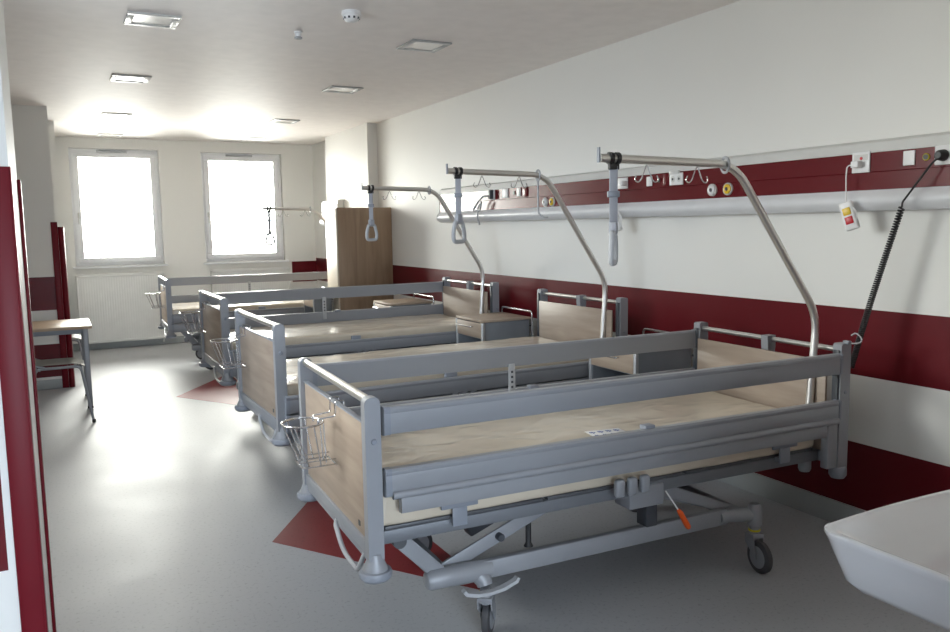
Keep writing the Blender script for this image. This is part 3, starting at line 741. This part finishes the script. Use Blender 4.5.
# ------------------------------------------------------------------ table and chairs in the left recess
t = thing('table', 'small beech-topped table with grey legs in the left recess', 'table', (-.29, 8.30, 0))
MB().box(-.60, .56, -.36, .36, .735, .762, .004).build('tabletop', M['table'], t)
MB().box(-.55, .51, -.31, .31, .69, .735, .003).build('apron', M['cap'], t)
for sx in (-.55, .505):
    for sy in (-.31, .31):
        l = MB().box(sx-.022, sx+.022, sy-.022, sy+.022, .02, .735, .004).build('leg', M['frame'], t)
        MB().box(sx-.024, sx+.024, sy-.024, sy+.024, 0, .02, .004).build('foot_cap', M['rubber'], l)
def chair(x, y, rz, label, sc=1):
    t = thing('chair', label, 'chair', (x, y, 0), rz, 'grey tubular chairs at the table')
    # faces +x ; seat shell
    bm = bmesh.new(); n = 10; g_ = []
    for i in range(n+1):
        row = []
        for j in range(n+1):
            a = i/n; b = j/n*2-1
            x_ = -.20+.40*a; y_ = b*(.195-.02*a)
            # rounded corners
            z_ = .455 - .012*math.cos(b*PI/2) + .010*(b*b) - .030*max(0, a-.85)/.15 + .03*max(0, .12-a)/.12
            if abs(b) > .7 and (a > .85 or a < .12): y_ *= .95
            row.append(bm.verts.new((x_, y_, z_)))
        g_.append(row)
    for i in range(n):
        for j in range(n): bm.faces.new((g_[i][j], g_[i+1][j], g_[i+1][j+1], g_[i][j+1]))
    r_ = bmesh.ops.solidify(bm, geom=bm.faces[:], thickness=.014)
    m_ = MB(); m_.bm.free(); m_.bm = bm; m_.build('seat', M['seat'], t, angle=50)
    bb = bmesh.new(); g_ = []
    for i in range(9):
        row = []
        for j in range(9):
            a = i/8; b = j/8*2-1
            row.append(bb.verts.new((-.225-.04*a+.03*b*b, b*(.19-.03*a*a), .62+.20*a*(1-.08*b*b))))
        g_.append(row)
    for i in range(8):
        for j in range(8): bb.faces.new((g_[i][j], g_[i][j+1], g_[i+1][j+1], g_[i+1][j]))
    bmesh.ops.solidify(bb, geom=bb.faces[:], thickness=.012)
    m_ = MB(); m_.bm.free(); m_.bm = bb; m_.build('backrest', M['seat'], t, angle=50)
    for s_ in (-1, 1):
        l = MB().tube(fillet([(.235, s_*.225, .012), (.165, s_*.185, .44), (-.17, s_*.185, .44), (-.235, s_*.225, .012)], .045, 5), .011, 10).build('leg_frame', M['frame'], t)
        for xx in (.236, -.236): MB().lathe([(.014, 0), (.015, .02), (.012, .026)], 12, 'z', (xx, s_*.226, 0)).build('foot_cap', M['rubber'], l)
        MB().tube(fillet([(-.10, s_*.190, .445), (-.21, s_*.190, .48), (-.262, s_*.150, .80)], .05, 5), .010, 10).build('back_tube', M['frame'], t)
    MB().tube([(.15, -.18, .43), (.15, .18, .43)], .009, 8).tube([(-.14, -.18, .43), (-.14, .18, .43)], .009, 8).build('cross_bar', M['frame'], t)
    return t
c1 = chair(-.02, 7.58, .0, 'grey tubular chair in front of the table at the left'); c1.scale = (1, 1, 1.10)
chair(.03, 9.80, -.05, 'grey chair half hidden behind the crimson guard of the far pier')

# ------------------------------------------------------------------ bed-head service panel
def service_panel(xw, y0, y1, label):
    t = thing('service_panel', label, 'wall service panel', (xw, (y0+y1)/2, 1.81), 0, 'bed-head service panels')
    L = (y1-y0)/2
    up = [(0, .17), (-.06, .17), (-.085, .155), (-.095, .108), (0, .108)]
    MB().prism(up, -L, L, 'xz').build('top_cover', M['lowershell'] if False else M['offwhite'], t)
    MB().prism([(0, .107), (-.0955, .107), (-.0955, .018), (-.093, .016), (-.0955, .014), (-.0955, -.068), (0, -.068)], -L+.002, L-.002, 'xz').build('front_strip', M['red_gloss'], t)
    lo = [(0, -.069), (-.097, -.069)]
    for k in range(9):
        a = PI/2*k/8; lo.append((-.075-.052*math.cos(a*1.0)*1 if False else -.085-.042*math.sin(PI*(k+1)/10), -.072-.093*k/8))
    lo += [(-.06, -.168), (0, -.168)]
    MB().prism(lo, -L, L, 'xz').build('lower_cover', M['lowershell'], t)
    for sy in (-1, 1):
        y = sy*L
        MB().prism([(0, .172), (-.06, .172), (-.087, .157), (-.099, .10), (-.100, -.07), (-.130, -.10), (-.130, -.14), (-.085, -.170), (0, -.170)], y-.004 if sy < 0 else y, y if sy < 0 else y+.004, 'xz').build('end_cover', M['offwhite'], t)
    return t
panel = service_panel(XR-.001, 1.2, 7.33, 'long wall service panel with crimson strip running above the bed heads')
PY0 = (1.2+7.33)/2; PZ0 = 1.81; FX = -.0957
def face(y, z): return (FX, y-PY0, z-PZ0)
def plate(y, z, w, h, m='white', name='socket_plate', d=.008):
    o = MB().box(-d, 0, -w/2, w/2, -h/2, h/2, .003).build(name, M[m], panel, face(y, z)); return o
# sockets on the near stretch
p = plate(2.573, 1.876, .095, .10)
MB().box(-.0095, -.008, -.036, .036, .008, .036, .0).build('cover_flap', M['offwhite'], p); MB().lathe([(0, -.012), (.007, -.012), (.008, -.008)], 12, 'x', (0, -.004, .018)).build('lamp', M['redbutton'], p)
plate(2.328, 1.877, .056, .066)
o = MB().lathe([(.016, 0), (.016, -.006), (.010, -.008), (.008, -.004), (0, -.004)], 18, 'x').build('earth_terminal', M['yellow'], panel, face(2.248, 1.875)); MB().lathe([(.0, -.007), (.0125, -.007), (.0125, -.0085), (0, -.0085)], 16, 'x').build('terminal_core', M['black'], o)
plate(2.165, 1.878, .085, .085)
# by the second bed
p = plate(4.398, 1.875, .11, .075); MB().lathe([(.018, -.008), (.018, -.0095), (0, -.0095)], 16, 'x', (0, .0, 0)).build('socket_well', M['offwhite'], p)
plate(4.119, 1.872, .055, .062)
o = MB().lathe([(.014, 0), (.014, -.006), (0, -.006)], 16, 'x').build('earth_terminal', M['black'], panel, face(4.03, 1.874))
plate(3.955, 1.873, .06, .075, 'red_gloss', 'red_socket')
p = plate(3.865, 1.873, .12, .075)
for q in (-.028, .028): MB().lathe([(.020, -.008), (.020, -.0095), (0, -.0095)], 16, 'x', (0, q, 0)).build('socket_well', M['offwhite'], p); MB().lathe([(.008, -.0095), (.008, -.0105), (0, -.0105)], 12, 'x', (0, q, 0)).build('socket_hole', M['darkplastic'], p)
MB().box(-.014, 0, -.045, .045, -.012, .012, .003).build('switch', M['offwhite'], panel, face(3.88, 1.925-.01))
def gas(y, z, ringm, corem):
    o = MB().lathe([(.036, 0), (.036, -.010), (.031, -.014), (.029, -.010), (.029, -.004)], 28, 'x').build('gas_outlet', M['offwhite'], panel, face(y, z))
    MB().lathe([(.027, -.003), (.027, -.016), (.020, -.020), (.012, -.020), (.011, -.014), (0, -.014)], 24, 'x').build('outlet_core', M[corem], o)
    MB().lathe([(0, -.0145), (.010, -.0145), (.010, -.022), (.006, -.024), (0, -.024)], 16, 'x').build('outlet_valve', M['darkplastic'], o)
gas(3.555, 1.79, 'white', 'white'); gas(3.43, 1.79, 'white', 'yellowbutton')
gas(5.369, 1.781, 'white', 'white'); gas(5.27, 1.779, 'white', 'yellowbutton')
plate(6.0, 1.877, .10, .078); o = MB().lathe([(.016, 0), (.016, -.006), (0, -.006)], 16, 'x').build('earth_terminal', M['black'], panel, face(5.854, 1.874))
plate(5.773, 1.878, .06, .07, 'offwhite'); plate(5.67, 1.873, .07, .078, 'red_gloss', 'red_socket')
plate(6.22, 1.873, .07, .085, 'white')
service2 = service_panel(3.454, 10.22, 10.90, 'short far service panel on the column above the wardrobe corner')

# nurse call handsets: hang on their cord from the panel
def handset(y, z, label, dy, dzz):
    x = XR+FX-.012
    t = thing('call_handset', label, 'nurse call handset', (x, y, z), 0, 'nurse call handsets')
    MB().box(-.040, .0, -.018, .022, -.016, .016, .005).build('plug', M['white'], t)
    cord = fillet([(-.030, .01, 0), (-.045, .035, -.004), (-.046, .038, -.05), (-.050, .03, dzz+.06)], .02, 5)
    MB().tube(cord, .0032, 8).build('cord', M['white'], t)
    # bundled loops
    for q in range(3):
        lp = [( -.052-.004*q, .015-.012*q+(.022+.004*q)*math.cos(2*PI*k/20), -.235-.008*q+(.048)*math.sin(2*PI*k/20)) for k in range(20)]
        MB().tube(lp, .003, 6, closed=True).build('cord_loop', M['white'], t)
    b = MB().box(-.016, .016, -.031, .031, -.070, .070, .008, 3).build('handset_body', M['white'], t, (-.055, dy, dzz)); b.rotation_euler = (-.32, 0, .25)
    MB().box(-.020, -.015, -.019, .019, .004, .040, .003).build('yellow_button', M['yellowbutton'], b)
    MB().box(-.020, -.015, -.019, .019, -.040, -.004, .003).build('red_button', M['redbutton'], b)
    return t
handset(2.575, 1.865, 'white nurse call handset with yellow and red buttons hanging at the upper right', .005, -.245)
handset(4.36, 1.872, 'white nurse call handset with a red button behind the nearest grab handle', .03, -.255)
# dark plug with a grey looped cable further down the panel
t = thing('power_plug', 'dark plug with a grey looped cable on the far end of the service panel', 'plug', (XR+FX-.009, 6.22, 1.872))
MB().box(-.035, 0, -.022, .022, -.038, .045, .006).build('plug_body', M['darkplastic'], t)
MB().tube(fillet([(-.03, .01, -.01), (-.05, .08, -.008), (-.05, .20, -.07), (-.06, .26, -.13), (-.055, .14, -.14), (-.055, .10, -.05), (-.055, .17, -.10), (-.06, .18, -.19), (-.06, .14, -.26)], .03, 5), .008, 8).build('cable', M['pale'], t)
# black coiled cord to the nearest bed
t = thing('coiled_cord', 'black coiled power cord from the wall panel down to the nearest bed head', 'cord', (XR+FX-.009, 2.165, 1.875))
MB().lathe([(0, -.045), (.014, -.045), (.022, -.035), (.026, -.004), (.022, 0), (0, 0)], 20, 'x').build('plug', M['black'], t)
base = Vector((XR+FX-.009, 2.165, 1.875))
A = Vector((-.035, 0, -.01)); B_ = Vector((3.40, 2.299, 1.655))-base; D_ = Vector((3.345, 2.485, .90))-base
cd = fillet([A, A+Vector((-.012, .02, -.02)), B_+Vector((0, 0, .02)), B_], .03, 5)
MB().tube(cd, .0045, 8).build('straight_cord', M['black'], t)
pts = []; turns = 78; N_ = turns*10
dirv = (D_-B_); L_ = dirv.length; dn = dirv.normalized(); e1 = dn.orthogonal().normalized(); e2 = dn.cross(e1)
sag = Vector((-.0, .03, 0))
for k in range(N_+1):
    s_ = k/N_; s2 = s_**.93
    c_ = B_ + dirv*s2 + sag*math.sin(PI*s2)*.4 + Vector((0, 0, -.02))*math.sin(PI*s2)
    a = 2*PI*turns*s_
    pts.append(c_+.0115*(math.cos(a)*e1+math.sin(a)*e2))
MB().tube(pts, .0042, 5).build('coil', M['black'], t)
# loose hook on the nearest bed's head rail end
t = thing('cable_hook', 'small bent wire hook on the head rail end of the nearest bed', 'hook', to_world(BEDS[0][0], BEDS[0][1], (2.315, -.02, 1.03)))
MB().tube(fillet([(0, .03, -.0), (.015, -.02, .0), (.02, -.05, .012), (.02, -.035, .04), (.02, -.01, .05), (.02, .008, .035)], .015, 4), .004, 8).build('hook_wire', M['wire'], t)
MB().box(-.012, .012, -.0, .03, -.006, .012, .003).build('hook_mount', M['cap'], t)

# ------------------------------------------------------------------ washbasin
def basin():
    t = thing('washbasin', 'white ceramic washbasin corner projecting in at the lower right', 'washbasin', (1.615, .625, .85))
    bm = bmesh.new()
    Wd, Dp = .62, .66          # x width, y depth (projects towards +y from the wall)
    def outline(s_in, z, n=48, fr=.055, bow=.012, sx=1, sy=1):
        pts = []
        x0, x1, y0, y1 = s_in*sx, Wd-s_in*sx, s_in*.6, Dp-s_in*sy
        r = max(.02, fr-s_in*.3)
        cs = [((x1-r, y1-r), 0), ((x0+r, y1-r), 90), ((x0+.02, y0+.02), 180), ((x1-.02, y0+.02), 270)]
        out = []
        for (c, a0) in cs:
            rr = r if a0 < 180 else .02
            for k in range(9):
                a = math.radians(a0+90*k/8); out.append([c[0]+rr*math.cos(a), c[1]+rr*math.sin(a)])
        # densify + bow the front edge
        dens = []
        for i in range(len(out)):
            p = out[i]; q = out[(i+1) % len(out)]; m_ = max(1, int(math.dist(p, q)/.04))
            for k in range(m_):
                dens.append([p[0]+(q[0]-p[0])*k/m_, p[1]+(q[1]-p[1])*k/m_])
        res = []
        for x, y in dens:
            b = (1-((x-Wd/2)/(Wd/2))**2)*bow*(y/Dp)
            res.append((x, y+b, z))
        return res
    base_n = outline(0, 0)
    n = len(base_n)
    def ring(scale_in, z, shift=(0, 0)):
        # shrink the base outline towards the middle keeping vertex count
        cx, cy = Wd/2+shift[0], Dp*.48+shift[1]
        hx = Wd/2; hy = Dp/2
        kx = (hx-scale_in)/hx; ky = (hy-scale_in)/hy
        return [bm.verts.new((cx+(x-Wd/2)*kx, cy+(y-Dp*.48)*ky, z)) for x, y, _ in base_n]
    R_ = [ring(.20, -.160, (0, -.04)), ring(.17, -.158, (0, -.03)), ring(.075, -.146, (0, -.012)), ring(.050, -.140, (0, -.006)), ring(.036, -.122), ring(.017, -.060), ring(.005, -.020), ring(0, -.008), ring(.001, -.002), ring(.006, 0), ring(.016, -.001), ring(.026, -.006),
          ring(.05, -.022), ring(.075, -.05), ring(.10, -.085), ring(.14, -.105), ring(.22, -.112)]
    for a, b in zip(R_, R_[1:]):
        for k in range(n): bm.faces.new((a[k], a[(k+1) % n], b[(k+1) % n], b[k]))
    bm.faces.new(R_[0][::-1]); bm.faces.new(R_[-1])
    m_ = MB(); m_.bm.free(); m_.bm = bm; m_.build('bowl', M['ceramic'], t, angle=60)
    MB().lathe([(0, -.1115), (.03, -.1115), (.032, -.108), (.022, -.106), (0, -.107)], 24, 'z', (Wd/2, Dp*.45, 0)).build('drain', M['wire'], t)
    MB().tube(fillet([(Wd/2, .09, -.0), (Wd/2, .09, .12), (Wd/2, .22, .13), (Wd/2, .23, .10)], .03), .013, 12).lathe([(.026, -.01), (.026, .01), (.016, .03)], 18, 'z', (Wd/2, .09, 0)).build('tap', M['wire'], t)
    MB().tube([(Wd/2, .22, -.17), (Wd/2, .22, -.30)], .035, 16).tube(fillet([(Wd/2, .22, -.30), (Wd/2, .22, -.42), (Wd/2, .0, -.42)], .05), .018, 12).build('waste_trap', M['wire'], t)
    MB().box(.05, Wd-.05, -.018, .04, -.14, -.02, .006).build('wall_mount', M['ceramic'], t)
basin()

# ------------------------------------------------------------------ light
w = bpy.data.worlds.new('world'); SC.world = w; w.use_nodes = True
bg = w.node_tree.nodes['Background']
N_ = w.node_tree.nodes.new; L_ = w.node_tree.links.new
tcw = N_('ShaderNodeTexCoord'); sw = N_('ShaderNodeSeparateXYZ'); L_(tcw.outputs['Generated'], sw.inputs[0])
cw = N_('ShaderNodeValToRGB'); cw.color_ramp.elements[0].color = (.78, .87, 1.0, 1); cw.color_ramp.elements[0].position = .35
cw.color_ramp.elements[1].color = (1.0, .97, .90, 1); cw.color_ramp.elements[1].position = .75
mw = N_('ShaderNodeMapRange'); mw.inputs['From Min'].default_value = -1; L_(sw.outputs['Y'], mw.inputs['Value']); L_(mw.outputs[0], cw.inputs['Fac']); L_(cw.outputs[0], bg.inputs[0])
st = N_('ShaderNodeMapRange'); st.inputs['From Min'].default_value = .15; st.inputs['From Max'].default_value = .8; st.inputs['To Min'].default_value = 15.0; st.inputs['To Max'].default_value = 47
L_(sw.outputs['Y'], st.inputs['Value'])
gz = N_('ShaderNodeMapRange'); gz.inputs['From Min'].default_value = -.12; gz.inputs['From Max'].default_value = .05; gz.inputs['To Min'].default_value = .40; gz.inputs['To Max'].default_value = 1.0; L_(sw.outputs['Z'], gz.inputs['Value'])
ml = N_('ShaderNodeMath'); ml.operation = 'MULTIPLY'; L_(st.outputs[0], ml.inputs[0]); L_(gz.outputs[0], ml.inputs[1]); L_(ml.outputs[0], bg.inputs[1])
def portal(name, loc, rot, sx, sy):
    l = bpy.data.lights.new(name, 'AREA'); l.shape = 'RECTANGLE'; l.size = sx; l.size_y = sy; l.cycles.is_portal = True
    o = bpy.data.objects.new(name, l); C.objects.link(o); o.location = loc; o.rotation_euler = rot
for i, (a, b, zl, zh) in enumerate(W):
    portal('window_portal', ((a+b)/2, YF+.2, (zl+zh)/2), (-PI/2, 0, 0), b-a, zh-zl)
portal('window_portal', (.14, YB-.13, 1.5), (PI/2, 0, 0), 2.28, 2.4)
portal('window_portal', (XL-.19, 3.8, 2.0), (PI/2, 0, -PI/2), 2.0, 1.3)  # portal of the added left window

vs = SC.view_settings
vs.view_transform = 'Standard'; vs.look = 'None'; vs.gamma = 1; vs.use_curve_mapping = False
vs.exposure = 0.3
SC.cycles.max_bounces = 10; SC.cycles.diffuse_bounces = 7; SC.cycles.glossy_bounces = 4; SC.cycles.transparent_max_bounces = 12
SC.cycles.caustics_reflective = False; SC.cycles.caustics_refractive = False
SC.cycles.sample_clamp_indirect = 6
